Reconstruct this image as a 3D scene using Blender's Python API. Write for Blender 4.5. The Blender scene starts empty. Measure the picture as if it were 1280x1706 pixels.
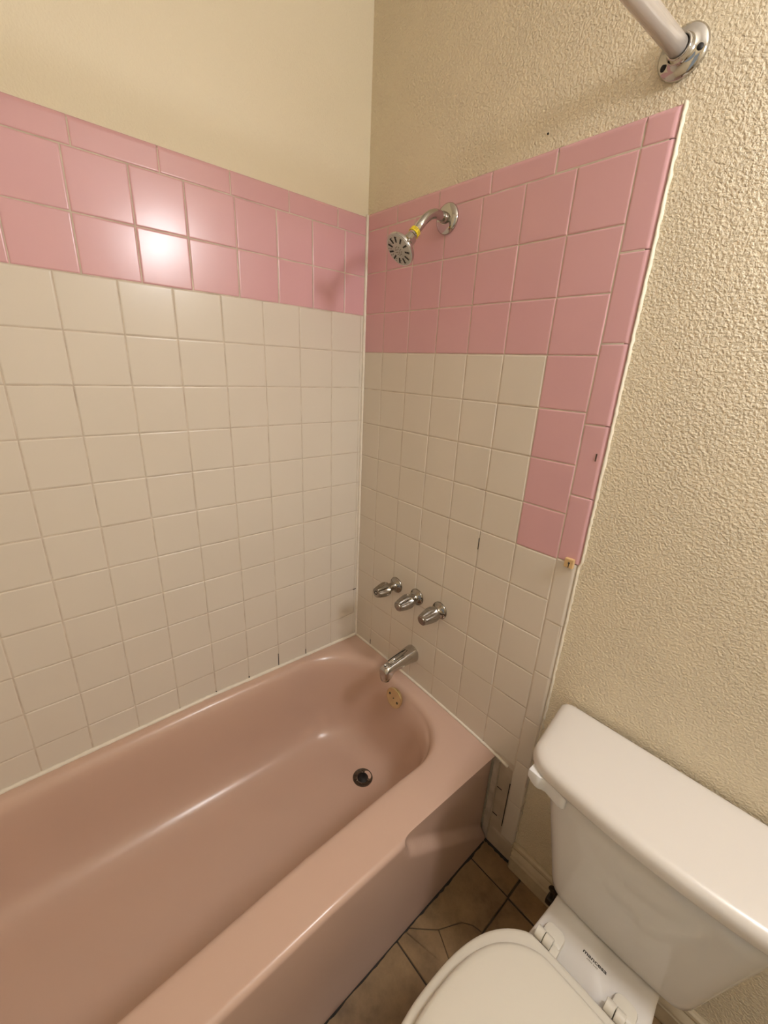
import bpy, bmesh, math, random
from mathutils import Vector, Matrix
random.seed(7)
sc = bpy.context.scene
COL = sc.collection
PI = math.pi

# ------------------------------------------------------------------ camera
C0 = Vector((1.1371, -.9075, 1.4348))
YAW, PITCH, ROLL, FPX = .8339, -.3368, .0498, 689.4
cy, sy, cp, sp = math.cos(YAW), math.sin(YAW), math.cos(PITCH), math.sin(PITCH)
D = Vector((-sy*cp, cy*cp, sp))
R1 = D.cross(Vector((0, 0, 1))).normalized()
U1 = R1.cross(D)
RR = R1*math.cos(ROLL) + U1*math.sin(ROLL)
UU = U1*math.cos(ROLL) - R1*math.sin(ROLL)
cam = bpy.data.cameras.new('camera')
co = bpy.data.objects.new('camera', cam); COL.objects.link(co)
m = Matrix((RR, UU, -D)).transposed().to_4x4(); m.translation = C0
co.matrix_world = m
cam.sensor_fit = 'VERTICAL'; cam.sensor_height = 36.0
cam.lens = 36.0*FPX/1706.0
cam.clip_start = .02
sc.camera = co

# ------------------------------------------------------------------ light / exposure
sc.view_settings.view_transform = 'Standard'
sc.view_settings.look = 'None'
sc.view_settings.gamma = 1
sc.view_settings.use_curve_mapping = False
sc.view_settings.exposure = 0.08
w = bpy.data.worlds.new('world'); sc.world = w; w.use_nodes = True
w.node_tree.nodes['Background'].inputs[0].default_value = (.90, .95, 1, 1)
w.node_tree.nodes['Background'].inputs[1].default_value = 0.40  # cool fill, enters through the added doorway
LIGHT_COL = (1.0, .985, 1.0)
LAMP_POWER = 33.0         # the vanity lamp
try:
    sc.cycles.max_bounces = 10; sc.cycles.diffuse_bounces = 6; sc.cycles.glossy_bounces = 5
    sc.cycles.sample_clamp_indirect = 4
    sc.cycles.use_denoising = True
except Exception:
    pass

# ------------------------------------------------------------------ materials
def new_mat(name):
    m = bpy.data.materials.new(name); m.use_nodes = True
    nt = m.node_tree; return m, nt, nt.nodes['Principled BSDF']
def mat(name, col, rough=.5, metal=0, noise=None, bump=None, coat=0, spec=.5, aniso=0):
    """noise=(scale, other colour, amount) ; bump=(scale, strength, distance, detail)"""
    m, nt, b = new_mat(name)
    b.inputs['Base Color'].default_value = (*col, 1)
    b.inputs['Roughness'].default_value = rough
    b.inputs['Metallic'].default_value = metal
    b.inputs['Coat Weight'].default_value = coat
    b.inputs['Coat Roughness'].default_value = .06
    b.inputs['Specular IOR Level'].default_value = spec
    tc = nt.nodes.new('ShaderNodeTexCoord')
    if noise:
        n = nt.nodes.new('ShaderNodeTexNoise'); n.inputs['Scale'].default_value = noise[0]; n.inputs['Detail'].default_value = 5
        nt.links.new(tc.outputs['Object'], n.inputs['Vector'])
        r = nt.nodes.new('ShaderNodeValToRGB'); r.color_ramp.elements[0].position = .5-.5*noise[2]; r.color_ramp.elements[1].position = .5+.5*noise[2]
        r.color_ramp.elements[0].color = (*noise[1], 1); r.color_ramp.elements[1].color = (*col, 1)
        nt.links.new(n.outputs['Fac'], r.inputs['Fac']); nt.links.new(r.outputs['Color'], b.inputs['Base Color'])
    if bump:
        n = nt.nodes.new('ShaderNodeTexNoise'); n.inputs['Scale'].default_value = bump[0]; n.inputs['Detail'].default_value = bump[3]
        nt.links.new(tc.outputs['Object'], n.inputs['Vector'])
        bp = nt.nodes.new('ShaderNodeBump'); bp.inputs['Strength'].default_value = bump[1]; bp.inputs['Distance'].default_value = bump[2]
        nt.links.new(n.outputs['Fac'], bp.inputs['Height']); nt.links.new(bp.outputs['Normal'], b.inputs['Normal'])
    return m
def paint_mat(name, col, strength, dist, patch=False):
    """orange-peel / knockdown paint"""
    m, nt, b = new_mat(name)
    b.inputs['Base Color'].default_value = (*col, 1); b.inputs['Roughness'].default_value = .42
    b.inputs['Specular IOR Level'].default_value = .4
    tc = nt.nodes.new('ShaderNodeTexCoord')
    n1 = nt.nodes.new('ShaderNodeTexNoise'); n1.inputs['Scale'].default_value = 215; n1.inputs['Detail'].default_value = 3.5; n1.inputs['Distortion'].default_value = .25
    n2 = nt.nodes.new('ShaderNodeTexNoise'); n2.inputs['Scale'].default_value = 9; n2.inputs['Detail'].default_value = 2
    for n in (n1, n2): nt.links.new(tc.outputs['Object'], n.inputs['Vector'])
    r = nt.nodes.new('ShaderNodeValToRGB'); r.color_ramp.elements[0].position = .32; r.color_ramp.elements[1].position = .70
    r.color_ramp.interpolation = 'EASE'
    nt.links.new(n1.outputs['Fac'], r.inputs['Fac'])
    mr = nt.nodes.new('ShaderNodeMapRange'); mr.inputs['From Min'].default_value = .35; mr.inputs['From Max'].default_value = .6
    mr.inputs['To Min'].default_value = .65 if patch else .75
    nt.links.new(n2.outputs['Fac'], mr.inputs['Value'])
    mu = nt.nodes.new('ShaderNodeMath'); mu.operation = 'MULTIPLY'
    nt.links.new(r.outputs['Color'], mu.inputs[0]); nt.links.new(mr.outputs['Result'], mu.inputs[1])
    bp = nt.nodes.new('ShaderNodeBump'); bp.inputs['Strength'].default_value = strength; bp.inputs['Distance'].default_value = dist
    nt.links.new(mu.outputs['Value'], bp.inputs['Height']); nt.links.new(bp.outputs['Normal'], b.inputs['Normal'])
    return m
M = {}
M['paint_left'] = paint_mat('cream paint fine texture', (.765, .69, .525), .35, .0012)
M['paint_right'] = paint_mat('cream paint heavy texture', (.755, .665, .495), .9, .0020, True)
M['ceiling'] = mat('ceiling white', (.82, .78, .70), .7, bump=(120, .4, .002, 2))
M['pink_tile'] = mat('pink glazed tile', (.66, .385, .41), .22, noise=(3, (.62, .355, .38), .5), bump=(14, .05, .004, 2), spec=.5)
M['white_tile'] = mat('off white glazed tile', (.69, .63, .545), .24, noise=(3, (.66, .60, .515), .5), bump=(14, .05, .004, 2), spec=.5)
M['dingy_shaded_tile'] = mat('dingy shaded off white tile', (.54, .46, .36), .3, noise=(18, (.42, .34, .25), .5))  # dingy tone plus the shade of the low corner, both in the colour
M['grout'] = mat('off white grout', (.66, .58, .48), .7, noise=(22, (.46, .38, .30), .4), bump=(300, .4, .001, 3))
M['dark_grout'] = mat('dark brown floor grout', (.035, .024, .014), .9, noise=(14, (.08, .06, .04), .4), bump=(200, .6, .002, 3))
M['mildew'] = mat('black mildew line', (.02, .015, .01), .8)
M['caulk'] = mat('white caulk', (.80, .74, .64), .35, noise=(60, (.72, .66, .56), .5), bump=(90, .3, .001, 2))
M['edge_paint'] = mat('cream edge paint', (.74, .68, .55), .5, noise=(60, (.64, .57, .44), .5), bump=(120, .4, .001, 2))
M['porcelain_pink'] = mat('pink bath enamel', (.56, .39, .31), .24, noise=(2.2, (.53, .365, .29), .5), bump=(7, .04, .006, 2), spec=.5)
M['porcelain_white'] = mat('white porcelain', (.64, .60, .56), .08, spec=.5, noise=(2, (.60, .59, .565), .4))
M['lid_glaze'] = mat('white glazed tank lid', (.64, .60, .55), .24, spec=.5, noise=(2, (.63, .59, .54), .4))
M['seat_plastic'] = mat('cream seat plastic', (.62, .58, .50), .28, bump=(400, .05, .0005, 1))
M['lever_plastic'] = mat('white lever plastic', (.70, .69, .68), .3)
M['chrome'] = mat('worn chrome', (.54, .52, .50), .09, 1, noise=(40, (.50, .48, .44), .4), bump=(60, .06, .001, 2))
M['dull_chrome'] = mat('dull chrome', (.36, .33, .29), .16, 1, noise=(60, (.28, .25, .21), .4))
M['mid_chrome'] = mat('scuffed chrome', (.46, .44, .42), .13, 1, noise=(60, (.34, .32, .30), .4))
M['rod_metal'] = mat('painted white metal rod', (.72, .66, .60), .22, .35)
M['brass'] = mat('polished brass', (.78, .68, .42), .2, 1, noise=(60, (.68, .58, .34), .6))
M['black'] = mat('black hole', (.006, .005, .004), .6)
M['rust'] = mat('rusted drain metal', (.10, .065, .04), .45, .3, noise=(180, (.03, .02, .012), .4), bump=(200, .6, .001, 3))
M['yellow'] = mat('yellow tape', (.80, .62, .02), .4)
M['ink'] = mat('dark print', (.05, .045, .04), .5)
M['grey_ink'] = mat('grey print', (.33, .30, .26), .5)
M['clip'] = mat('tan plastic clip', (.62, .42, .20), .4)
M['nozzle_plate'] = mat('grey spray plate', (.50, .48, .44), .35, .3, bump=(500, .5, .001, 2))
M['gunmetal'] = mat('dark valve metal', (.06, .05, .04), .35, .8)
M['base_paint'] = mat('cream trim paint', (.56, .48, .34), .4, noise=(30, (.46, .38, .26), .4), bump=(60, .4, .002, 3))
def floor_mat():
    m, nt, b = new_mat('brown ceramic floor tile')
    tc = nt.nodes.new('ShaderNodeTexCoord')
    n = nt.nodes.new('ShaderNodeTexNoise'); n.inputs['Scale'].default_value = 9; n.inputs['Detail'].default_value = 7; n.inputs['Roughness'].default_value = .65
    nt.links.new(tc.outputs['Object'], n.inputs['Vector'])
    r = nt.nodes.new('ShaderNodeValToRGB'); e = r.color_ramp.elements
    e[0].position = .34; e[0].color = (.16, .098, .045, 1); e[1].position = .68; e[1].color = (.33, .215, .105, 1)
    nt.links.new(n.outputs['Fac'], r.inputs['Fac']); nt.links.new(r.outputs['Color'], b.inputs['Base Color'])
    b.inputs['Roughness'].default_value = .38
    bp = nt.nodes.new('ShaderNodeBump'); bp.inputs['Strength'].default_value = .25; bp.inputs['Distance'].default_value = .002
    nt.links.new(n.outputs['Fac'], bp.inputs['Height']); nt.links.new(bp.outputs['Normal'], b.inputs['Normal'])
    return m
M['floor_tile'] = floor_mat()
def glow(name, col, s):
    m, nt, b = new_mat(name)
    b.inputs['Base Color'].default_value = (.9, .9, .9, 1)
    b.inputs['Emission Color'].default_value = (*col, 1); b.inputs['Emission Strength'].default_value = s
    return m

# ------------------------------------------------------------------ helpers
def obj(name, bm, m, parent=None, smooth=True, kind=None, label=None):
    me = bpy.data.meshes.new(name)
    bm.to_mesh(me); bm.free()
    for mm in (m if isinstance(m, (list, tuple)) else [m]): me.materials.append(mm)
    if smooth: me.polygons.foreach_set('use_smooth', [True]*len(me.polygons))
    o = bpy.data.objects.new(name, me); COL.objects.link(o)
    if parent: o.parent = parent; o.matrix_parent_inverse = parent.matrix_world.inverted()
    if kind: o['kind'] = kind
    if label: o['label'] = label
    return o
def thing(name, label, cat, loc=(0, 0, 0), group=None):
    o = bpy.data.objects.new(name, None); COL.objects.link(o)
    o.location = loc; o.matrix_world = Matrix.Translation(loc)
    o.empty_display_size = .05
    o['label'] = label; o['category'] = cat
    if group: o['group'] = group
    return o
def tag(o, label, cat, group=None):
    o['label'] = label; o['category'] = cat
    if group: o['group'] = group
    return o
def edge_split(o, deg=35):
    try:
        o.data.set_sharp_from_angle(angle=math.radians(deg))
    except Exception:
        pass
    return o
def lerp(a, b, t): return a+(b-a)*t
def sstep(t): t = max(0, min(1, t)); return t*t*(3-2*t)
def loft(bm, rings, cap0=False, cap1=False, closed=True):
    vs = [[bm.verts.new(p) for p in r] for r in rings]
    n = len(rings[0])
    for a, b in zip(vs[:-1], vs[1:]):
        for i in range(n if closed else n-1):
            j = (i+1) % n
            try: bm.faces.new((a[i], a[j], b[j], b[i]))
            except ValueError: pass
    if cap0: bm.faces.new(vs[0][::-1])
    if cap1: bm.faces.new(vs[-1])
    return vs
def fix(bm):
    bmesh.ops.remove_doubles(bm, verts=bm.verts, dist=1e-6)
    bmesh.ops.recalc_face_normals(bm, faces=bm.faces)
    return bm
def frame_of(axis):
    a = Vector(axis).normalized()
    h = Vector((0, 0, 1)) if abs(a.z) < .9 else Vector((1, 0, 0))
    u = a.cross(h).normalized(); v = u.cross(a).normalized()
    return a, u, v
def lathe(bm, o, axis, prof, n=40, shape=None):
    """prof: (distance along axis, radius); shape(theta, t)->radius factor"""
    a, u, v = frame_of(axis); o = Vector(o)
    rings = []
    for (t, r) in prof:
        rings.append([o + a*t + (u*math.cos(2*PI*i/n) + v*math.sin(2*PI*i/n))*max(r, 1e-5)*(shape(2*PI*i/n, t) if shape else 1) for i in range(n)])
    loft(bm, rings, True, True); return bm
def tube(bm, pts, r, n=20, caps=True):
    pts = [Vector(p) for p in pts]; rings = []
    rs = r if isinstance(r, (list, tuple)) else [r]*len(pts)
    t0 = (pts[1]-pts[0]).normalized(); _, u, v = frame_of(t0)
    for i, p in enumerate(pts):
        t = (pts[min(i+1, len(pts)-1)]-pts[max(i-1, 0)]).normalized()
        u = (u - t*u.dot(t)).normalized(); v = t.cross(u)
        rings.append([p+(u*math.cos(2*PI*k/n)+v*math.sin(2*PI*k/n))*rs[i] for k in range(n)])
    loft(bm, rings, caps, caps); return bm
def box(bm, lo, hi, bev=0, seg=2):
    r = bmesh.ops.create_cube(bm, size=1)
    vs = r['verts']
    for v in vs:
        v.co = Vector([lerp(lo[i], hi[i], v.co[i]+.5) for i in range(3)])
    if bev:
        es = list({e for v in vs for e in v.link_edges})
        bmesh.ops.bevel(bm, geom=es, offset=bev, segments=seg, profile=.5, affect='EDGES')
    return bm
def rrect(x0, x1, y0, y1, r, z, nc=8, ns=1):
    """closed outline, counter-clockwise from +x side; r = radii (x1y1, x0y1, x0y0, x1y0)"""
    if not isinstance(r, (tuple, list)): r = (r,)*4
    pts = []
    cs = ((x1-r[0], y1-r[0], 0, r[0]), (x0+r[1], y1-r[1], 90, r[1]), (x0+r[2], y0+r[2], 180, r[2]), (x1-r[3], y0+r[3], 270, r[3]))
    for k, (cx, cy_, a0, rr) in enumerate(cs):
        for i in range(nc+1):
            a = math.radians(a0+90*i/nc); pts.append(Vector((cx+rr*math.cos(a), cy_+rr*math.sin(a), z)))
        nx, ny, na, nr = cs[(k+1) % 4]
        q = Vector((nx+nr*math.cos(math.radians(na)), ny+nr*math.sin(math.radians(na)), z)); p = pts[-1].copy()
        for i in range(1, ns): pts.append(p.lerp(q, i/ns))
    return pts

# ------------------------------------------------------------------ room shell
RX, RY, RZ = 2.45, -1.62, 2.44
def wall_box(name, lo, hi, m):
    o = obj(name, box(bmesh.new(), lo, hi), m, smooth=False, kind='structure'); return o
wall_left = wall_box('wall_left', (-.10, RY-.1, 0), (-.008, .108, RZ), M['paint_left'])
wall_right = wall_box('wall_right', (-.008, .008, 0), (RX+.1, .108, RZ), M['paint_right'])
DX0, DX1, DZ = 1.20, 1.98, 2.03           # doorway opening added behind the camera to let in cool fill light
bm = bmesh.new()
for lo, hi in (((-.008, RY-.1, 0), (DX0, RY, RZ)), ((DX1, RY-.1, 0), (RX+.1, RY, RZ)), ((DX0, RY-.1, DZ), (DX1, RY, RZ))): box(bm, lo, hi)
wall_back = obj('wall_back', bm, M['paint_left'], smooth=False, kind='structure')
bm = bmesh.new()
for lo, hi in (((DX0-.06, RY-.001, 0), (DX0+.012, RY+.015, DZ+.06)), ((DX1-.012, RY-.001, 0), (DX1+.06, RY+.015, DZ+.06)), ((DX0+.012, RY-.001, DZ-.012), (DX1-.012, RY+.015, DZ+.06))): box(bm, lo, hi, .003)
obj('trim_1', bm, M['base_paint'], smooth=False, kind='structure')  # casing of the added doorway
wall_far = wall_box('wall_end', (RX, RY, 0), (RX+.1, .008, RZ), M['paint_left'])
ceiling = wall_box('ceiling', (-.10, RY-.1, RZ), (RX+.1, .108, RZ+.08), M['ceiling'])

# ---- wall tiles
def tile(bm, wall, u0, u1, z0, z1, mi, bull=(), gap=.0006, depth=.0019, r=.0040):
    """one cushion-edged tile; bull = edges ('u1','z1') with a bullnose"""
    u0 += gap; u1 -= gap; z0 += gap; z1 -= gap
    if u1-u0 < .006 or z1-z0 < .006: return
    def samples(a, b, la, lb):
        la = min(la, (b-a)*.45); lb = min(lb, (b-a)*.45)
        s = [a+la*t for t in (0, .12, .35, .65, 1)] + [b-lb*t for t in (1, .65, .35, .12, 0)]
        return s
    bl = .011
    us = samples(u0, u1, bl if 'u0' in bull else r, bl if 'u1' in bull else r)
    zs = samples(z0, z1, bl if 'z0' in bull else r, bl if 'z1' in bull else r)
    tu, tz = random.gauss(0, .0022), random.gauss(0, .0022)
    off = random.gauss(0, .0002)
    uc, zc = (u0+u1)/2, (z0+z1)/2
    def drop(d, rr, dep):
        t = min(1, d/rr); return dep*(1-math.sqrt(max(0, 1-(1-t)**2)))
    g = []
    for u in us:
        row = []
        for z in zs:
            h = 0
            for key, d in (('u0', u-u0), ('u1', u1-u), ('z0', z-z0), ('z1', z1-z)):
                h = max(h, drop(d, bl, .0075) if key in bull else drop(d, r, depth))
            hh = -h + tu*(u-uc) + tz*(z-zc) + off
            p = (hh, -u, z) if wall == 'A' else (u, -hh, z)
            row.append(bm.verts.new(p))
        g.append(row)
    for i in range(len(us)-1):
        for j in range(len(zs)-1):
            q = (g[i][j], g[i+1][j], g[i+1][j+1], g[i][j+1])
            f = bm.faces.new(q[::-1] if wall == 'A' else q); f.material_index = mi
PA, OA, ZA, VA = .1114, .126, 1.5844, .1093
TUBL = -1.53
# wall A
bw, bp_ = bmesh.new(), bmesh.new()
cols = [0.003, .012+.0] ; cols = [.004] + [OA+PA*k for k in range(-1, 14)]
cols = [c for c in cols if c < 1.53] + [1.53]
for i in range(len(cols)-1):
    for rr in range(0, 12):
        z1 = ZA-rr*VA; z0 = max(z1-VA, .392)
        if z1-z0 > .01: tile(bw, 'A', cols[i], cols[i+1], z0, z1, 0)
colsp = [.004, .081, .192, .300, .410, .525, .633, .745] + [.745+.111*k for k in range(1, 8)]
colsp = [c for c in colsp if c < 1.53]+[1.53]
for i in range(len(colsp)-1):
    for rr in range(2):
        tile(bp_, 'A', colsp[i], colsp[i+1], ZA+rr*VA, ZA+(rr+1)*VA, 0)
colst = [.004]+[.107+.155*k for k in range(0, 10)]
colst = [c for c in colst if c < 1.53]+[1.53]
for i in range(len(colst)-1):
    tile(bp_, 'A', colst[i], colst[i+1], ZA+2*VA, ZA+2*VA+.052, 0, bull=('z1',))
obj('white_tile_field', bw, M['white_tile'], wall_left)
obj('pink_tile_border', bp_, M['pink_tile'], wall_left)
obj('grout_bed', box(bmesh.new(), (-.008, -1.53, .35), (-.0010, .008, ZA+2*VA+.045)), M['grout'], wall_left, smooth=False)
# wall B
PB, OB, ZB, VB = .110, .0929, 1.476, .1127
bw, bp_ = bmesh.new(), bmesh.new()
cb = [.004]+[OB+PB*k for k in range(7)]          # 8 lines, last = .753
TC = cb[-1]; TE = .807
for i in range(7):
    for rr in range(-3, 0): tile(bp_, 'B', cb[i], cb[i+1], ZB-(rr+1)*VB, ZB-rr*VB, 0)
    for rr in range(0, 10):
        z1 = ZB-rr*VB; z0 = z1-VB
        if rr == 9: z0 = z1-.100
        if i == 6 and rr < 4: tile(bp_, 'B', cb[i], cb[i+1], z0, z1, 0)
        else: tile(bw, 'B', cb[i], cb[i+1], max(z0, .347), z1, 0)
tx = [.004, .131, .286, .441, .596, .754]
for i in range(5): tile(bp_, 'B', tx[i], tx[i+1], 1.8141, 1.861, 0, bull=('z1',))
tile(bp_, 'B', .754, TE, 1.8141, 1.861, 0, bull=('z1', 'u1'))
tz = [1.8141, 1.655, 1.498, 1.341, 1.185, 1.028]
for i in range(5): tile(bp_, 'B', TC, TE, tz[i+1], tz[i], 0, bull=('u1',))
tz = [1.028, .861, .704, .546, .388, .230, .075]
for i in range(6): tile(bw, 'B', TC, TE-.004-.0008*i, tz[i+1], tz[i], 0, bull=('u1',))
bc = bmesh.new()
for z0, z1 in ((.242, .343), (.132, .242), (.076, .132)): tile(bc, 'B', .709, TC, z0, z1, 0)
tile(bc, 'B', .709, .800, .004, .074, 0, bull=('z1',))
obj('cut_tile_strip', bc, M['dingy_shaded_tile'], wall_right, label='dingy cut tiles beside the tub apron, shade included in their colour')
obj('white_tile_field', bw, M['white_tile'], wall_right)
obj('pink_tile_border', bp_, M['pink_tile'], wall_right)
bg = bmesh.new()
box(bg, (-.001, .0010, .32), (TE-.011, .008, 1.850)); box(bg, (.69, .0014, .002), (.792, .008, .36))
obj('grout_bed', bg, M['grout'], wall_right, smooth=False)

for o in list(wall_left.children)+list(wall_right.children):
    if 'tile' in o.name:
        wn = o.modifiers.new('even_normals', 'WEIGHTED_NORMAL'); wn.mode = 'FACE_AREA'; wn.weight = 80; wn.keep_sharp = False
# ---- dark mildew marks in the joints (they keep their own place)
bm = bmesh.new()
def markB(x, z, wx, wz): box(bm, (x-wx, -.0004, z-wz), (x+wx, .002, z+wz))
def markA(y, z, wy, wz): box(bm, (-.002, y-wy, z-wz), (.0004, y+wy, z+wz))
for (x, z, wx, wz) in ((cb[5], .985, .0007, .017), (cb[6], .36, .001, .004), (cb[2], .362, .0015, .006), (cb[1], .40, .001, .012), (cb[4], .372, .0012, .006),
                       (cb[3], .38, .0012, .006), (.751, .20, .0012, .09), (.722, .242, .008, .0010), (.722, .132, .008, .0010), (.012, .43, .0012, .02)):
    markB(x, z, wx, wz)
obj('joint_stains', bm, M['mildew'], wall_right, smooth=False)
bm = bmesh.new()
for (y, z, wy, wz) in ((-.012, ZA-9*VA, .008, .0012), (-.349, .43, .0012, .025), (-.4602, .41, .002, .006), (-.5716, .41, .002, .006), (-.683, .41, .0015, .005), (-.2374, .41, .001, .012)):
    markA(y, z, wy, wz)
obj('joint_stains', bm, M['mildew'], wall_left, smooth=False)

# ---- caulk beads
def rim_z(x, y):
    s = max(0, min(1, -y/.6)); base = .386+.021*s
    return base - .036*(max(0, x)/.705)**2.2*(1-.45*s)
def bead(name, pts, r, parent, m='caulk', jit=.15):
    P = []
    n = max(2, int(sum((Vector(b)-Vector(a)).length for a, b in zip(pts[:-1], pts[1:]))/.012))
    tot = [0]
    for a, b in zip(pts[:-1], pts[1:]): tot.append(tot[-1]+(Vector(b)-Vector(a)).length)
    for i in range(n+1):
        s = tot[-1]*i/n
        k = max(j for j in range(len(tot)-1) if tot[j] <= s+1e-9)
        P.append(Vector(pts[k]).lerp(Vector(pts[k+1]), (s-tot[k])/(tot[k+1]-tot[k])))
    rs = [r*(1+random.uniform(-jit, jit)) for _ in P]
    bm = bmesh.new(); tube(bm, P, rs, 10); return obj(name, bm, M[m], parent)
bead('corner_caulk', [(.001, -.001, .385), (.001, -.001, 1.858)], .0052, wall_left, jit=.12)
bead('tub_caulk', [(.001, -1.5+.1*k, rim_z(0, -1.5+.1*k)+.002) for k in range(16)], .0058, wall_left)
bead('tub_caulk', [(.0+.06*k, -.001, rim_z(.06*k, 0)+.002) for k in range(12)]+[(.705, -.001, .350), (.735, -.001, .344)], .0045, wall_right)
bead('tub_caulk', [(.709, -.001, .335), (.711, -.002, .22), (.709, -.001, .01)], .0024, wall_right, 'dingy_shaded_tile', jit=.3)
# ragged paint / caulk line down the right edge of the tiles
bm = bmesh.new(); rows = []
z = 1.863
while z > .08:
    xe = TE - (0 if z > 1.03 else .004+.0008*(1.03-z)/.157)
    j = .0012 if z > .6 else .003
    a, b = xe-.0022+random.uniform(-j, j)*.4, xe+.0042+random.uniform(-j, j)
    if z < .5: b -= .003
    rows.append([(a, .0060, z), (a+.0012, .0030, z), ((a+b)/2, .0010, z), (b-.001, .0045, z), (b, .0085, z)])
    z -= .009
loft(bm, rows, closed=False); fix(bm)
obj('tile_edge_caulk', bm, M['edge_paint'], wall_right)

# ------------------------------------------------------------------ floor
bm = bmesh.new()
def inset_poly(P, d):
    n = len(P); out = []
    for i in range(n):
        a, b, c = Vector(P[i-1]), Vector(P[i]), Vector(P[(i+1) % n])
        e1, e2 = (b-a).normalized(), (c-b).normalized()
        n1, n2 = Vector((-e1.y, e1.x)), Vector((-e2.y, e2.x))
        k = 1+n1.dot(n2); out.append(b+(n1+n2)*(d/max(k, .3)))
    return out
def floor_tile(P, gap, h=0.0, mi=0):
    P = [Vector(p) for p in P]
    area = sum(P[i-1].x*P[i].y-P[i].x*P[i-1].y for i in range(len(P)))
    if area < 0: P = P[::-1]
    a = inset_poly(P, gap); b = inset_poly(P, gap+.0012)
    rings = [[(p.x, p.y, -.008) for p in a], [(p.x, p.y, h-.0012) for p in a], [(p.x, p.y, h) for p in b]]
    loft(bm, rings, False, True)
FX, FY, FP = .845, -.083, .312
for i in range(-1, 6):
    for j in range(-5, 1):
        x0, y0 = FX+(i-1)*FP, FY+j*FP
        x1, y1 = x0+FP, y0+FP
        x0, x1, y0, y1 = max(x0, .0), min(x1, RX), max(y0, RY), min(y1, .008)
        if x1-x0 < .02 or y1-y0 < .02: continue
        if i == 0 and j == -1:
            floor_tile([(.60, -.395), (.845, -.395), (.845, -.327), (.801, -.308), (.764, -.2925), (.735, -.325), (.700, -.362), (.60, -.40+.006)], .0009)
            floor_tile([(.764, -.2925), (.801, -.308), (.845, -.327), (.845, -.205), (.82, -.212), (.794, -.232)], .0007, -.0006)
            floor_tile([(.60, -.389), (.700, -.362), (.735, -.325), (.764, -.2925), (.794, -.232), (.82, -.212), (.845, -.205), (.845, -.083), (.60, -.083)], .0007)
        else:
            floor_tile([(x0, y0), (x1, y0), (x1, y1), (x0, y1)], .0028 if random.random() < .7 else .0035)
floor = obj('floor', bm, M['floor_tile'], smooth=False, kind='structure')
fg = box(bmesh.new(), (0, RY, -.05), (RX, .008, -.003))
obj('floor_grout', fg, M['dark_grout'], floor, smooth=False)
# dark gap line along the tub and along the wall
bm = bmesh.new(); pr = []
y = -1.5
while y < -.004:
    wd = .0025+.0035*abs(math.sin(y*23))*random.random() + (.002 if y > -.3 else 0)
    pr.append([(.700, y, .001), (.7065+wd, y, .0012), (.7075+wd, y, -.002)]); y += .012
loft(bm, pr, closed=False)
pr = []; x = .706
while x < .800:
    wd = .002+.004*random.random(); pr.append([(x, .0, .003), (x, -.003-wd, .0012), (x, -.004-wd, -.002)]); x += .006
loft(bm, pr, closed=False)
obj('floor_edge_grime', fix(bm), M['mildew'], floor, smooth=False)

# ------------------------------------------------------------------ baseboard on the right wall
bm = bmesh.new()
prof = [(.008, .092), (.001, .092), (-.004, .089), (-.006, .083), (-.0045, .077), (-.009, .072), (-.014, .066), (-.016, .060), (-.013, .056), (-.017, .050), (-.018, .012), (-.016, .001), (.008, .001)]
sec = []
xs = [.797, .799, .803, .81, .82]+[.85+.1*k for k in range(16)]+[RX]
for k, x in enumerate(xs):
    sc_ = (0.55, .8, .95, 1, 1)[k] if k < 5 else 1
    sec.append([(x+(random.uniform(-.0025, .0025) if k < 3 else 0), lerp(.008, p[0], sc_), p[1]*(1 if k > 2 else .97)) for p in prof])
loft(bm, sec, True, True); fix(bm)
edge_split(obj('baseboard_right', bm, M['base_paint'], kind='structure'), 25)

# ------------------------------------------------------------------ bathtub
tub = thing('bathtub', 'pink enamelled bathtub set in the tiled corner, with brass overflow plate', 'bathtub', (.35, -.76, 0))
NS, NC = 220, 14
def tub_outline(x0, x1, y0, y1, rDL, rDR, rF, zf):
    """y0 = drain end (near 0), y1 = far end; starts on right side near the drain end. returns points"""
    pts = []
    def arc(cx, cy_, r, a0, a1, n):
        for i in range(n): a = math.radians(lerp(a0, a1, i/n)); pts.append((cx+r*math.cos(a), cy_+r*math.sin(a)))
    # right side from drain end to far end
    ya, yb = y0-rDR, y1+rF
    for i in range(NS): t = (i/NS)**1.3; pts.append((x1, lerp(ya, yb, t)))
    arc(x1-rF, y1+rF, rF, 0, -90, NC)
    for i in range(6): pts.append((lerp(x1-rF, x0+rF, i/6), y1))
    arc(x0+rF, y1+rF, rF, -90, -180, NC)
    for i in range(40): t = 1-(1-i/40)**1.3; pts.append((x0, lerp(yb, y0-rDL, t)))
    arc(x0+rDL, y0-rDL, rDL, 180, 90, NC)
    for i in range(10): pts.append((lerp(x0+rDL, x1-rDR, i/10), y0))
    arc(x1-rDR, y0-rDR, rDR, 90, 0, NC)
    out = []
    for (x, y) in pts:
        s = max(0, min(1, (-y-.30)/.7))
        if x1 < .68: x = x + .022*s*sstep((x-x0)/(x1-x0))
        z = zf(x, y)
        if z < .30: z += .05*max(0, min(1, (-y-.25)/.9))*sstep((.34-z)/.2)
        out.append(Vector((x, y, z)))
    return out
def zr(off): return lambda x, y: rim_z(x, y)-off
def blend(k):      # between rim-relative and floor-relative
    return lambda x, y: k
L = TUBL
SX = .014          # where the outer front roll begins
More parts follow.
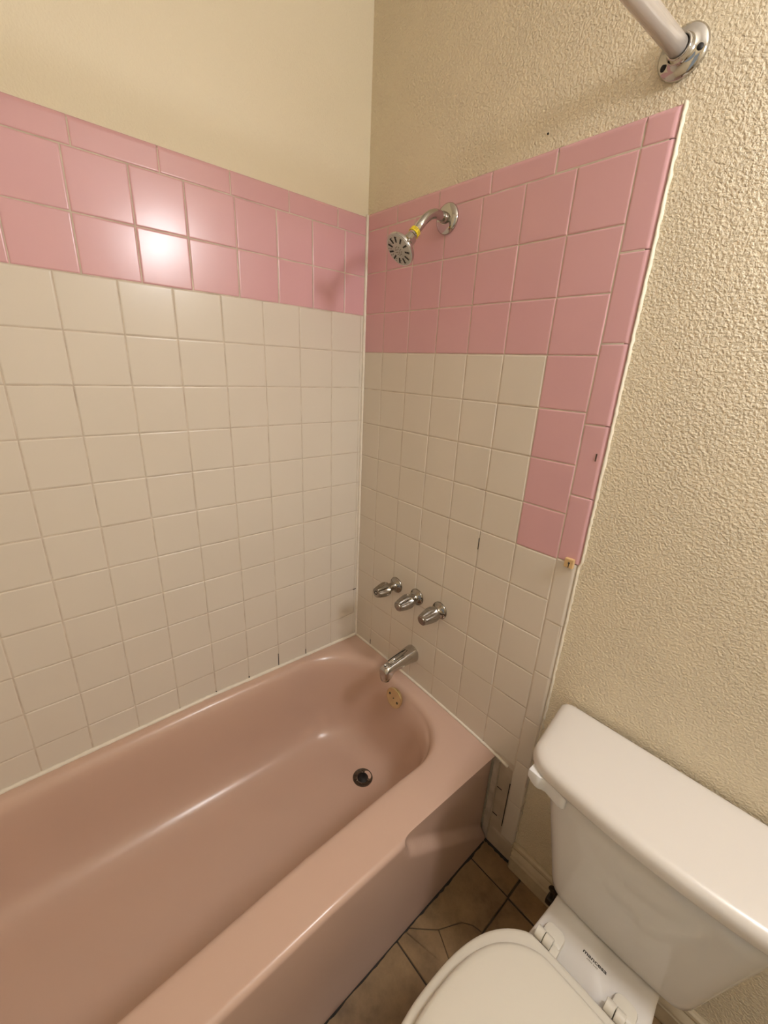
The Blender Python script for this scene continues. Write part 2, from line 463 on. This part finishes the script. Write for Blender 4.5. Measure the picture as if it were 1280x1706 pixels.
specs = [
    (0.003, .706-SX, -.003, L, .002, .002, .002, zr(0)),
    (.008, .60, -.024, L+.02, .17, .15, .12, zr(0)),
    (.016, .592, -.036, L+.05, .185, .16, .14, zr(.0003)),
    (.022, .586, -.044, L+.06, .19, .165, .15, zr(.0016)),
    (.028, .581, -.050, L+.066, .19, .165, .15, zr(.0048)),
    (.034, .577, -.056, L+.074, .19, .165, .155, zr(.011)),
    (.040, .574, -.062, L+.084, .19, .165, .16, zr(.021)),
    (.045, .571, -.067, L+.10, .188, .163, .16, zr(.036)),
    (.050, .566, -.072, L+0.085, .185, .16, 0.120, lambda x, y: .335),
    (.057, .556, -.082, L+0.115, .180, .155, 0.130, lambda x, y: .27),
    (.062, .548, -.092, L+0.145, .174, .152, 0.130, lambda x, y: .205),
    (.067, .539, -.099, L+0.160, .170, .149, 0.130, lambda x, y: .170),
    (.074, .526, -.107, L+0.175, .165, .145, 0.130, lambda x, y: .140),
    (.084, .509, -.117, L+0.195, .158, .138, 0.130, lambda x, y: .116),
    (.098, .488, -.130, L+0.215, .148, .128, 0.130, lambda x, y: .097),
    (.115, .464, -.146, L+0.235, .136, .118, 0.130, lambda x, y: .084),
    (.136, .438, -.164, L+0.255, .122, .105, 0.130, lambda x, y: .0755),
    (.160, .412, -.184, L+0.275, .10, .09, 0.130, lambda x, y: .0710),
    (.185, .392, -.205, L+0.300, .08, .07, 0.095, lambda x, y: .0695),
]
bm = bmesh.new()
rings = [tub_outline(*s) for s in specs]
# far-end bottom rises a little
loft(bm, rings, False, True)
# apron: same y stations as the outer ring
def ledge(y):
    K = [(-.40, .40), (-.388, .345), (-.372, .312), (-.33, .277), (-.236, .205), (-.167, .148), (-.09, .090), (0, .01)]
    if y <= K[0][0]: return 9
    for (a, za), (b, zb) in zip(K[:-1], K[1:]):
        if y <= b: return lerp(za, zb, (y-a)/(b-a))
    return K[-1][1]
def rec(y, z):
    if y < -.41: return 0
    s = sstep((y+.408)/.045)
    if y < -.40: zl = .345+(-.40-y)*6
    else: zl = ledge(y)
    return s*sstep((z-zl+.006)/.034)
ys = [-.003]+[p.y for p in rings[0][:NS]]+[L]
rows = []
for y in ys:
    zt = rim_z(.692, y); row = []
    for k in range(9):        # quarter roll
        a = math.radians(90*(1-k/8)); row.append((.706-SX+SX*math.cos(a), zt-SX*(1-math.sin(a))))
    for k in range(1, 45):
        t = k/44; z = lerp(zt-SX, 0.001, t); x = .706+.001*t; row.append((x, z))
    rr_ = []
    for k, (x, z) in enumerate(row):
        amt = .023*rec(y, z)
        if k < 9: amt *= (k/8)**1.2 if k else 0
        rr_.append(Vector((x-amt, y, z)))
    rows.append(rr_)
loft(bm, rows, closed=False)
bmesh.ops.remove_doubles(bm, verts=bm.verts, dist=.0004)
bmesh.ops.recalc_face_normals(bm, faces=bm.faces)
# make sure normals point up/out
up = sum(f.normal.z*f.calc_area() for f in bm.faces)
if up < 0: bmesh.ops.reverse_faces(bm, faces=bm.faces)
obj('tub_shell', bm, M['porcelain_pink'], tub)
# drain
DR = Vector((.330, -.2135, .0712))
bm = bmesh.new()
prof = []
lathe(bm, DR, (0, 0, 1), [(-.006, .0350), (.0002, .0350), (.0010, .0340), (.0010, .0318), (-.0002, .0305), (-.0008, .026), (-.0010, .0205), (-.0016, .0190)], 40)
dro = obj('drain', fix(bm), M['rust'], tub, label='rusty drain ring with open hole')
bm = bmesh.new(); lathe(bm, DR, (0, 0, 1), [(-.0035, .0195), (-.0009, .0195), (-.0009, .0001)], 32)
obj('drain_hole', fix(bm), M['black'], dro)
for k in range(3):
    a = 2*PI*k/3+.4; bm = bmesh.new()
    tube(bm, [DR+Vector((.026*math.cos(a), .026*math.sin(a), -.0006)), DR+Vector((.018*math.cos(a), .018*math.sin(a), -.0002))], .0016, 8)
    obj('drain_lug', bm, M['dull_chrome'], dro)
# overflow plate on the sloping end wall
OV = Vector((.333, -.083, .350)); on = Vector((0, -1, .16)).normalized()
bm = bmesh.new()
lathe(bm, OV, on, [(-.006, .032), (.003, .036), (.006, .0358), (.0072, .034), (.0075, .028), (.0075, .0001)], 44)
ovp = obj('overflow_plate', fix(bm), M['brass'], tub, label='round brass overflow plate with two screw holes')
edge_split(ovp, 40)
a_, u_, v_ = frame_of(on)
for s in (-1, 1):
    bm = bmesh.new(); c = OV + u_*(s*.021) + v_*(-.0*s) + a_*.0072
    c = OV + (u_*math.cos(.35)+v_*math.sin(.35))*(s*.021) + a_*.0070
    lathe(bm, c, on, [(0, .0042), (.001, .0042), (.0012, .003), (.0012, .0001)], 16)
    obj('screw_hole', bm, M['gunmetal'], ovp)
bm = bmesh.new(); lathe(bm, OV+a_*.007, on, [(0, .0022), (.001, .0022), (.001, .0001)], 12); obj('rivet', bm, M['rust'], ovp)

# ------------------------------------------------------------------ tub handles
def knob_shape(th, t):
    return 1
HG = 'chrome taps in a row on the tiled wall'
def make_handle(name, label, x, z, base_m, knob_m, st, tip, first=False, tilt=(0, 0), ph=0):
    t = thing(name, label, 'tap', (x, 0, z), HG)
    bm = bmesh.new()
    lathe(bm, (x, .001, z), (0, -1, 0), [(0, .0285), (.004, .0285), (.006, .0275), (.009, .024), (.014, .0175), (.020, .0145), (st+.006, .0135)], 44)
    edge_split(obj('escutcheon', fix(bm), M[base_m], t), 50)
    ax = Vector((tilt[0], -1, tilt[1])).normalized()
    bm = bmesh.new(); ln = tip-st
    def sh(th, tt):
        u = (tt-st)/ln
        if u < .12 or u > .985: return 1
        k = min(1, (u-.12)/.2)*min(1, (.985-u)/.03)
        f = (6*th/(2*PI)+ph) % 1.0
        a = (f-.5)*PI/3
        hexa = math.cos(PI/6)/math.cos(a)
        groove = max(0, 1-((2*f-1)/.55)**2)
        return 1 - k*(1-hexa*(1-.13*groove))
    P = [(0, .012), (.02, .0180), (.08, .0232), (.16, .0250), (.28, .0252), (.45, .0241), (.62, .0223), (.78, .0204), (.90, .0182), (.96, .0174), (.985, .0164), (1.0, .0150)]
    lathe(bm, (x, 0, z), ax, [(st+u*ln, r) for u, r in P], 72, sh)
    kb = edge_split(obj('knob', fix(bm), M[knob_m], t), 28)
    bm = bmesh.new(); o = Vector((x, 0, z))+ax*tip
    if first:
        lathe(bm, o, ax, [(-.001, .0070), (.0008, .0070), (.0008, .0046), (-.0006, .0046)], 24)
        obj('screw_recess', fix(bm), M['black'], kb)
        bm = bmesh.new(); lathe(bm, o, ax, [(-.001, .0040), (.0008, .0036), (.0012, .001)], 16); obj('screw', bm, M['chrome'], kb)
    else:
        lathe(bm, o, ax, [(-.001, .0128), (.0012, .0126), (.0022, .0116), (.0026, .0001)], 32)
        edge_split(obj('index_cap', fix(bm), M['dull_chrome'], kb), 40)
    return t
make_handle('tap', 'dull faceted chrome tap nearest the corner, its screw uncovered', .222, .716, 'dull_chrome', 'dull_chrome', .040, .094, True, (-.02, 0))
make_handle('tap', 'middle faceted chrome tap with capped tip, between the two others', .322, .716, 'dull_chrome', 'mid_chrome', .029, .089, tilt=(0, -.05), ph=.15)
make_handle('tap', 'bright faceted chrome tap farthest from the corner, third in the row', .423, .716, 'dull_chrome', 'mid_chrome', .020, .084, tilt=(0, -.05), ph=.35)

# ------------------------------------------------------------------ tub spout
sx, sz = .323, .492
spt = thing('tub_spout', 'chrome tub spout with down-turned nozzle below the three taps', 'spout', (sx, 0, sz))
bm = bmesh.new(); rings = []
#    y, centre z, half width, half height up, half height down
prof = [(.001, 0, .0285, .029, .029), (-.004, 0, .0290, .0295, .0295), (-.010, 0, .0288, .029, .029), (-.030, -.001, .0272, .027, .0275),
        (-.055, -.003, .0250, .0245, .0250), (-.080, -.005, .0228, .0218, .0235), (-.098, -.007, .0212, .0198, .0240), (-.108, -.008, .0205, .0188, .030),
        (-.116, -.009, .0200, .0180, .040), (-.126, -.010, .0196, .0172, .0425), (-.134, -.012, .0188, .0150, .0410), (-.139, -.016, .0165, .011, .036), (-.1405, -.02, .012, .006, .028)]
for (y, dz, hw, hu, hd) in prof:
    r = []
    for k in range(40):
        a = 2*PI*k/40; ca, sa = math.cos(a), math.sin(a)
        e = .72 if sa < 0 and hd > .028 else .95
        xx = hw*math.copysign(abs(ca)**e, ca); zz = (hu if sa > 0 else hd)*math.copysign(abs(sa)**e, sa)
        yy = y + (.010*min(1, -sa)*max(0, (hd-.028)/.014) if sa < 0 else 0)
        r.append((sx+xx, yy, sz+dz+zz))
    rings.append(r)
loft(bm, rings, True, True)
obj('spout_body', fix(bm), M['chrome'], spt)
bm = bmesh.new()      # raised ridge along the top, and its dark groove
tube(bm, [(sx+.002, -.030, sz+.0265), (sx+.001, -.055, sz+.0228), (sx, -.085, sz+.0170), (sx, -.112, sz+.0110)], [.002, .0045, .0058, .006], 14)
obj('top_ridge', bm, M['chrome'], spt)
bm = bmesh.new()
tube(bm, [(sx-.006, -.032, sz+.0260), (sx-.0075, -.055, sz+.0222), (sx-.009, -.085, sz+.0160), (sx-.0095, -.108, sz+.0105)], [.0005, .0018, .0024, .0022], 8)
obj('groove', bm, M['black'], spt)
bm = bmesh.new(); lathe(bm, (sx, -.124, sz+.003), (0, -.35, 1), [(0, .0095), (.0052, .0090), (.0062, .0075), (.0062, .0045), (.004, .004)], 24)
dv = obj('diverter_collar', fix(bm), M['chrome'], spt)
for s, y in ((-1, -.120), (1, -.130)):
    bm = bmesh.new(); lathe(bm, (sx-.002+s*.003, y, sz+.0082), (0, -.35, 1), [(0, .0030), (.0018, .0026), (.0018, .0001)], 12); obj('collar_hole', bm, M['gunmetal'], dv)
bm = bmesh.new(); lathe(bm, (sx, -.122, sz-.0515), (0, 0, -1), [(0, .0125), (.0008, .012), (.0008, .0001)], 24); obj('outlet', bm, M['black'], spt)

# ------------------------------------------------------------------ shower head
shd = thing('shower', 'round chrome shower head on a bent arm above the tub, yellow tape at its neck', 'shower', (.32, 0, 1.789))
fx, fz = .320, 1.789
bm = bmesh.new(); lathe(bm, (fx, .0, fz), (0, -1, 0), [(0, .034), (.003, .0345), (.006, .0335), (.0095, .029), (.012, .018), (.0125, .0125)], 48)
edge_split(obj('wall_flange', fix(bm), M['chrome'], shd), 45)
A0, A1, A2 = Vector((fx, -.008, fz)), Vector((fx, -.062, fz+.002)), Vector((fx-.005, -.114, fz-.056))
pts = [A0, A0.lerp(A1, .35)]
for k in range(11):
    t = k/10; P0 = A0.lerp(A1, .55); P1 = A1; P2 = A1.lerp(A2, .45)
    pts.append(P0*(1-t)**2+P1*2*t*(1-t)+P2*t*t)
pts.append(A2)
bm = bmesh.new(); tube(bm, pts, .0105, 24); obj('shower_arm', bm, M['chrome'], shd)
bm = bmesh.new(); lathe(bm, (fx, -.010, fz), (0, -1, 0), [(0, .0108), (0, .0128), (.010, .0128), (.012, .0112)], 28); edge_split(obj('arm_collar', fix(bm), M['dull_chrome'], shd), 40)
ad = (A2-pts[-2]).normalized()
bm = bmesh.new(); lathe(bm, A2-ad*.013, ad, [(0, .0112), (0, .0128), (.011, .0131), (.011, .0112)], 28)
tp = edge_split(obj('thread_tape', fix(bm), M['yellow'], shd, label='yellow printed tape band'), 40)
bm = bmesh.new()                         # rows of tiny dark print on the band
_, tu_, tv_ = frame_of(ad)
for row in (.003, .0065):
    for k in range(9):
        a = PI*.75+k*.22
        if k % 4 == 3: continue
        c = A2-ad*(.013-row)+(tu_*math.cos(a)+tv_*math.sin(a))*.0129
        tube(bm, [c-ad*.0009, c+ad*.0009], .0007, 6)
obj('tape_print', bm, M['ink'], tp)
HN = Vector((-.05, -.74, -.67)).normalized()
HB = A2+ad*.001
HC = Vector((.312, -.149, 1.697))
hn = HN
bm = bmesh.new()
lathe(bm, HC, hn, [(-.046, .0105), (-.044, .0135), (-.034, .0145), (-.026, .0150), (-.025, .0165), (-.021, .018), (-.016, .024), (-.010, .0305), (-.006, .0350), (-.004, .0378), (.001, .0385), (.003, .0378), (.0035, .036)], 48)
bd = edge_split(obj('head_body', fix(bm), M['chrome'], shd), 35)
bm = bmesh.new(); lathe(bm, HC, hn, [(.0015, .0362), (.0045, .0358), (.0050, .0345), (.0052, .016), (.0062, .0145), (.0066, .0001)], 48)
edge_split(obj('spray_face', fix(bm), M['nozzle_plate'], bd), 40)
_, hu, hv = frame_of(hn)
bm = bmesh.new()
for k in range(11):
    a = 2*PI*k/11+.1; dr = hu*math.cos(a)+hv*math.sin(a); tn = hu*-math.sin(a)+hv*math.cos(a)
    c0, c1 = HC+hn*.0050+dr*.0185, HC+hn*.0048+dr*.0315
    q = [c0-tn*.0017, c0+tn*.0017, c1+tn*.0021, c1-tn*.0021]
    loft(bm, [[p for p in q], [p+hn*.0009 for p in q]], False, True)
obj('spray_slots', fix(bm), M['black'], bd, smooth=False)
bm = bmesh.new()
for rr, n in ((.0045, 5), (.0095, 10), (.024, 12), (.0305, 12)):
    for k in range(n):
        a = 2*PI*(k+.5)/n+.1; c = HC+hn*(.0064 if rr < .014 else .0050)+(hu*math.cos(a)+hv*math.sin(a))*rr
        lathe(bm, c, hn, [(0, .0011), (.0012, .0009), (.0012, .0001)], 8)
obj('spray_nozzles', bm, M['dull_chrome'], bd)
bm = bmesh.new(); dr = (hu*math.cos(1.25)+hv*math.sin(1.25))
# selector tab on the rim, on the side towards the arm and away from the corner
tabd = (Vector((.9, -.1, .35))-hn*Vector((.9, -.1, .35)).dot(hn)).normalized()
cc = HC+tabd*.0385-hn*.002
tube(bm, [cc-hn*.007, cc+hn*.003], [.0032, .0036], 12); obj('selector_tab', bm, M['chrome'], bd)

# ------------------------------------------------------------------ shower curtain rod
rod = thing('shower_curtain_rod', 'pale metal shower curtain rod held by a chrome flange high on the textured wall', 'curtain rod', (.785, 0, 1.931))
RO = Vector((.787, .008, 1.929)); rdir = Vector((-.080, -1, 0.0)).normalized()
bm = bmesh.new(); tube(bm, [RO+rdir*.012, RO+rdir*.35, RO+rdir*.8, RO+rdir*1.6], .0138, 32); obj('rod_tube', bm, M['rod_metal'], rod)
bm = bmesh.new(); lathe(bm, RO, (0, -1, 0), [(-.001, .0345), (.004, .0355), (.007, .035), (.010, .032), (.0125, .026), (.014, .0205), (.018, .0182), (.024, .0172), (.026, .0165), (.026, .0142), (.020, .0140)], 56)
fl = obj('rod_flange', fix(bm), M['chrome'], rod)
for a in (-12, 212):
    r_ = math.radians(a)
    c = RO+Vector((math.cos(r_)*.0262, -.0105, math.sin(r_)*.0262))
    bm = bmesh.new(); lathe(bm, c, (math.cos(r_)*.45, -1, math.sin(r_)*.45), [(-.001, .0046), (.0022, .0046), (.0022, .0001)], 20); obj('screw_hole', bm, M['black'], fl)

# ------------------------------------------------------------------ small marks on the right wall
bm = bmesh.new(); box(bm, (.7755, -.0105, 1.019), (.796, -.0005, 1.041), .0012, 2)
lathe(bm, (.786, -.0105, 1.036), (0, 0, 1), [(0, .001), (.0, .001)], 6)
cl = tag(obj('mirror_clip', bm, M['clip'], smooth=False), 'small square tan plastic clip at the foot of the pink tile edge', 'clip')
bm = bmesh.new(); lathe(bm, (.7865, -.0102, 1.031), (0, -1, 0), [(0, .0022), (.0009, .0022), (.0009, .0001)], 14); box(bm, (.7858, -.0112, 1.020), (.7872, -.0100, 1.031))
obj('screw_slot', bm, M['black'], cl)
bm = bmesh.new(); lathe(bm, (.5625, .009, 1.892), (0, -1, -.2), [(0, .0022), (.0025, .0020), (.003, .0012)], 10)
tag(obj('nail', bm, M['black']), 'tiny dark nail in the cream wall above the pink tiles', 'nail')
bm = bmesh.new(); box(bm, (.790, -.0006, 1.268), (.7925, .001, 1.284)); obj('tile_chip', bm, M['rust'], wall_right, smooth=False)

# ------------------------------------------------------------------ toilet
TX = 1.087
toilet = thing('toilet', 'white toilet beside the tub with closed cream seat and lever flush tank', 'toilet', (TX, -.4, 0))
# tank
TK = 1.098
bm = bmesh.new(); rings = []
tp_ = [(.362, .096, .060, .03), (.3635, .118, .028, .034), (.368, .1315, .016, .036), (.378, .1375, .010, .038), (.398, .1415, .007, .040), (.446, .1515, .005, .042), (.52, .168, .003, .044), (.60, .187, .002, .046), (.658, .200, .002, .048)]
for z, hw, ins, r in tp_:
    rr4 = rrect(TK-hw, TK+hw, -.212+ins, -.016-ins*.3, (.02, .02, r, r), z, 10, 8)
    for p in rr4:
        if p.y < -.12: p.y -= .014*max(0, 1-((p.x-TK)/.2)**2)*min(1, (-p.y-.12)/.06)
    rings.append(rr4)
loft(bm, rings, True, True)
obj('tank', fix(bm), M['porcelain_white'], toilet)
# tank lid
bm = bmesh.new(); rings = []
for z, hw, ins in ((.649, .210, .022), (.649, .239, .002), (.651, .2435, 0), (.655, .245, -.001), (.662, .2445, -.001), (.670, .243, 0), (.676, .239, .003), (.6805, .2320, .009), (.683, .222, .018), (.6845, .20, .04), (.685, .13, .075)):
    r = rrect(TK-hw, TK+hw, -.212+ins, -.003-ins, (max(.01, .022-ins*.3),)*2+(max(.01, .044-ins*.4),)*2, z, 12, 10)
    for p in r:
        t = (-p.y-.1)/.1
        p.x = TK+(p.x-TK)*(1-.05*t)
        if p.y < -.10: p.y -= .024*max(0, 1-((p.x-TK)/.24)**2)*min(1, (-p.y-.10)/.08)
    rings.append(r)
loft(bm, rings, True, True)
obj('tank_lid', fix(bm), M['lid_glaze'], toilet)
# flush lever
bm = bmesh.new()
def lev(x, yb, yf, z0, z1):
    return [(x, yb, z0), (x, yf, z0), (x, yf, z1), (x, yb, z1)]
secs = [lev(.8795, -.207, -.2260, .6410, .6490), lev(.8805, -.205, -.2280, .6360, .6540), lev(.889, -.203, -.2285, .6285, .6545), lev(.898, -.202, -.2280, .6225, .6535),
        lev(.905, -.198, -.2265, .6205, .6520), lev(.911, -.192, -.2215, .6190, .6505), lev(.918, -.190, -.2185, .6175, .6495), lev(.932, -.190, -.2200, .6145, .6475), lev(.948, -.190, -.2225, .6120, .6450), lev(.956, -.190, -.2230, .6130, .6430), lev(.9605, -.190, -.2215, .6160, .6400)]
loft(bm, secs, True, True); fix(bm)
es = [e for e in bm.edges if e.calc_face_angle(0) > 1.0]
bmesh.ops.bevel(bm, geom=es, offset=.0011, segments=2, profile=.5, affect='EDGES')
edge_split(obj('flush_lever', bm, M['lever_plastic'], toilet, label='white plastic flush lever'), 40)
# bowl
def oval(cx, cyc, hw, hf, hb, z, n=64, ef=2.0, eb=2.6):
    pts = []
    for i in range(n):
        a = 2*PI*i/n; ca, sa = math.cos(a), math.sin(a)
        e = ef if sa < 0 else eb
        pts.append(Vector((cx+hw*math.copysign(abs(ca)**(2/e), ca), cyc+(hf if sa < 0 else hb)*math.copysign(abs(sa)**(2/e), sa), z)))
    return pts
bm = bmesh.new()
rings = [oval(TX, -.36, .105, .20, .17, 0, eb=3), oval(TX, -.36, .107, .20, .17, .012, eb=3), oval(TX, -.36, .100, .19, .165, .05), oval(TX, -.38, .095, .18, .16, .12),
         oval(TX, -.44, .110, .21, .16, .20), oval(TX, -.50, .145, .235, .19, .28), oval(TX, -.53, .170, .235, .21, .33), oval(TX, -.54, .172, .235, .215, .352), oval(TX, -.54, .172, .235, .215, .364), oval(TX, -.54, .166, .228, .208, .368)]
loft(bm, rings, True, True)
obj('bowl', fix(bm), M['porcelain_white'], toilet)
# rear deck under the tank
bm = bmesh.new(); rings = []
for z, hw, ins in ((.20, .060, .02), (.26, .075, .01), (.31, .093, .004), (.345, .0995, 0), (.358, .1005, 0), (.364, .0995, .001), (.3675, .096, .004), (.369, .088, .012)):
    r = rrect(TX-hw, TX+hw, -.40, -.045-ins, .018, z, 6, 8)
    for p in r:   # widen towards the bowl
        if p.y < -.22: p.x = TX+(p.x-TX)*(1+.14*(-p.y-.22)/.18)
        # gentle step up towards the tank
    rings.append(r)
loft(bm, rings, True, True)
obj('bowl_deck', fix(bm), M['porcelain_white'], toilet)
# seat and lid
def dshape(cx, yc, hw, hf, hb, z, flat, n=96):
    pts = oval(cx, yc, hw, hf, hb, z, n, 2.0, 2.6)
    for p in pts:
        if p.y > flat: p.y = flat + (p.y-flat)*.12
    return pts
bm = bmesh.new()
rings = []
for z, d in ((.374, .010), (.3745, .004), (.378, 0), (.386, .0), (.3905, .002), (.393, .007), (.394, .014), (.394, .045), (.392, .05)):
    rings.append(dshape(TX-.001, -.55, .183-d, .245-d, .250-d, z, -.322-d*.6))
loft(bm, rings, True, True)
obj('seat', fix(bm), M['seat_plastic'], toilet)
bm = bmesh.new(); rings = []
for z, d in ((.3945, .012), (.396, .005), (.401, .0), (.4085, .0), (.4135, .0025), (.4165, .008), (.4175, .016), (.4185, .05), (.4195, .12)):
    rings.append(dshape(TX-.001, -.55, .1625-d, .228-d, .212-d, z, -.346-d*.7))
loft(bm, rings, True, True)
obj('seat_lid', fix(bm), M['seat_plastic'], toilet)
# hinges
for s in (-1, 1):
    hx = TX-.004+s*.0665
    bm = bmesh.new()
    # fixing block behind
    r0 = []
    for z, ins in ((.368, 0), (.376, 0), (.3805, .0015), (.382, .005)):
        r0.append(rrect(hx-.019+ins, hx+.021-ins, -.301+ins, -.266-ins, (.012, .012, .003, .003), z, 5, 1))
    loft(bm, r0, True, True)
    hg = edge_split(obj('hinge', fix(bm), M['seat_plastic'], toilet), 40)
    for q in (-1, 1):
        bm = bmesh.new(); cxk = hx+q*.0085-.009
        lathe(bm, (cxk-.0078, -.3065, .3860), (1, 0, 0), [(0, .0110), (.001, .0120), (.0146, .0120), (.0156, .0110)], 24)
        edge_split(obj('hinge_knuckle', fix(bm), M['seat_plastic'], hg), 35)
    bm = bmesh.new(); box(bm, (hx+.0075, -.335, .370), (hx+.022, -.304, .3895), .002)
    edge_split(obj('hinge_arm', bm, M['seat_plastic'], hg), 35)
# lettering on the deck
def text_mesh(name, body, size, loc, m, parent, width=None, bold=0, shear=0):
    cu = bpy.data.curves.new(name, 'FONT'); cu.body = body; cu.size = size; cu.extrude = .00012; cu.offset = bold; cu.align_x = 'CENTER'; cu.shear = shear
    tmp = bpy.data.objects.new('tmp', cu); COL.objects.link(tmp)
    bpy.context.view_layer.update()
    me = bpy.data.meshes.new_from_object(tmp.evaluated_get(bpy.context.evaluated_depsgraph_get()))
    bpy.data.objects.remove(tmp)
    xs_ = [v.co.x for v in me.vertices]; wd = max(xs_)-min(xs_)
    k = (width/wd) if width else 1
    for v in me.vertices: v.co.x *= k
    me.materials.clear(); me.materials.append(m)
    o = bpy.data.objects.new(name, me); COL.objects.link(o)
    o.parent = parent; o.matrix_parent_inverse = parent.matrix_world.inverted(); o.location = loc
    return o
text_mesh('deck_lettering', 'mancesa', .0100, (1.088, -.257, .3692), M['ink'], toilet, .0445, .00022)
bm = bmesh.new()
for k, x in enumerate((.0, .0022, .0044, .0066, .0088, .0125, .0147, .0169, .0191)):
    box(bm, (1.0755+x, -.2625, .3690), (1.0755+x+.0014, -.2625+(.0030 if k % 3 else .0022), .3693))
obj('deck_fine_print', bm, M['grey_ink'], toilet, smooth=False)

# supply valve behind the toilet
sv = thing('supply_valve', 'dark metal water supply valve at the baseboard behind the toilet deck', 'valve', (.94, .0, .09))
bm = bmesh.new(); lathe(bm, (.938, -.010, .072), (0, -1, 0), [(0, .017), (.003, .017), (.005, .012), (.006, .009), (.018, .009)], 28); edge_split(obj('valve_escutcheon', fix(bm), M['gunmetal'], sv), 40)
bm = bmesh.new(); box(bm, (.929, -.050, .062), (.949, -.024, .084), .003); tube(bm, [(.939, -.037, .080), (.939, -.037, .105)], .006, 14)
edge_split(obj('valve_body', bm, M['gunmetal'], sv), 40)

# ------------------------------------------------------------------ lamp (outside the frame)
LX, LY, LZ = 1.60, -.14, 1.99
van = thing('vanity_light', 'vanity light with one long frosted shade on the right wall beyond the toilet', 'lamp', (LX, 0, LZ))
bm = bmesh.new(); box(bm, (LX-.20, -.025, LZ-.05), (LX+.20, .008, LZ+.05), .004); obj('backplate', bm, M['chrome'], van)
bm = bmesh.new()
lathe(bm, (LX-.17, LY, LZ), (1, 0, 0), [(0, .045), (.008, .066), (.02, .075), (.32, .075), (.332, .066), (.34, .045)], 36)
gm = glow('warm frosted shade', LIGHT_COL, LAMP_POWER/(PI*2*PI*.075*.34))
gm.node_tree.nodes['Principled BSDF'].inputs['Base Color'].default_value = (0, 0, 0, 1)
obj('lamp_shade', fix(bm), gm, van)
for s_ in (-1, 1):
    bm = bmesh.new(); tube(bm, [(LX+s_*.12, -.02, LZ), (LX+s_*.12, LY+.07, LZ)], .01, 12); obj('arm', bm, M['chrome'], van)
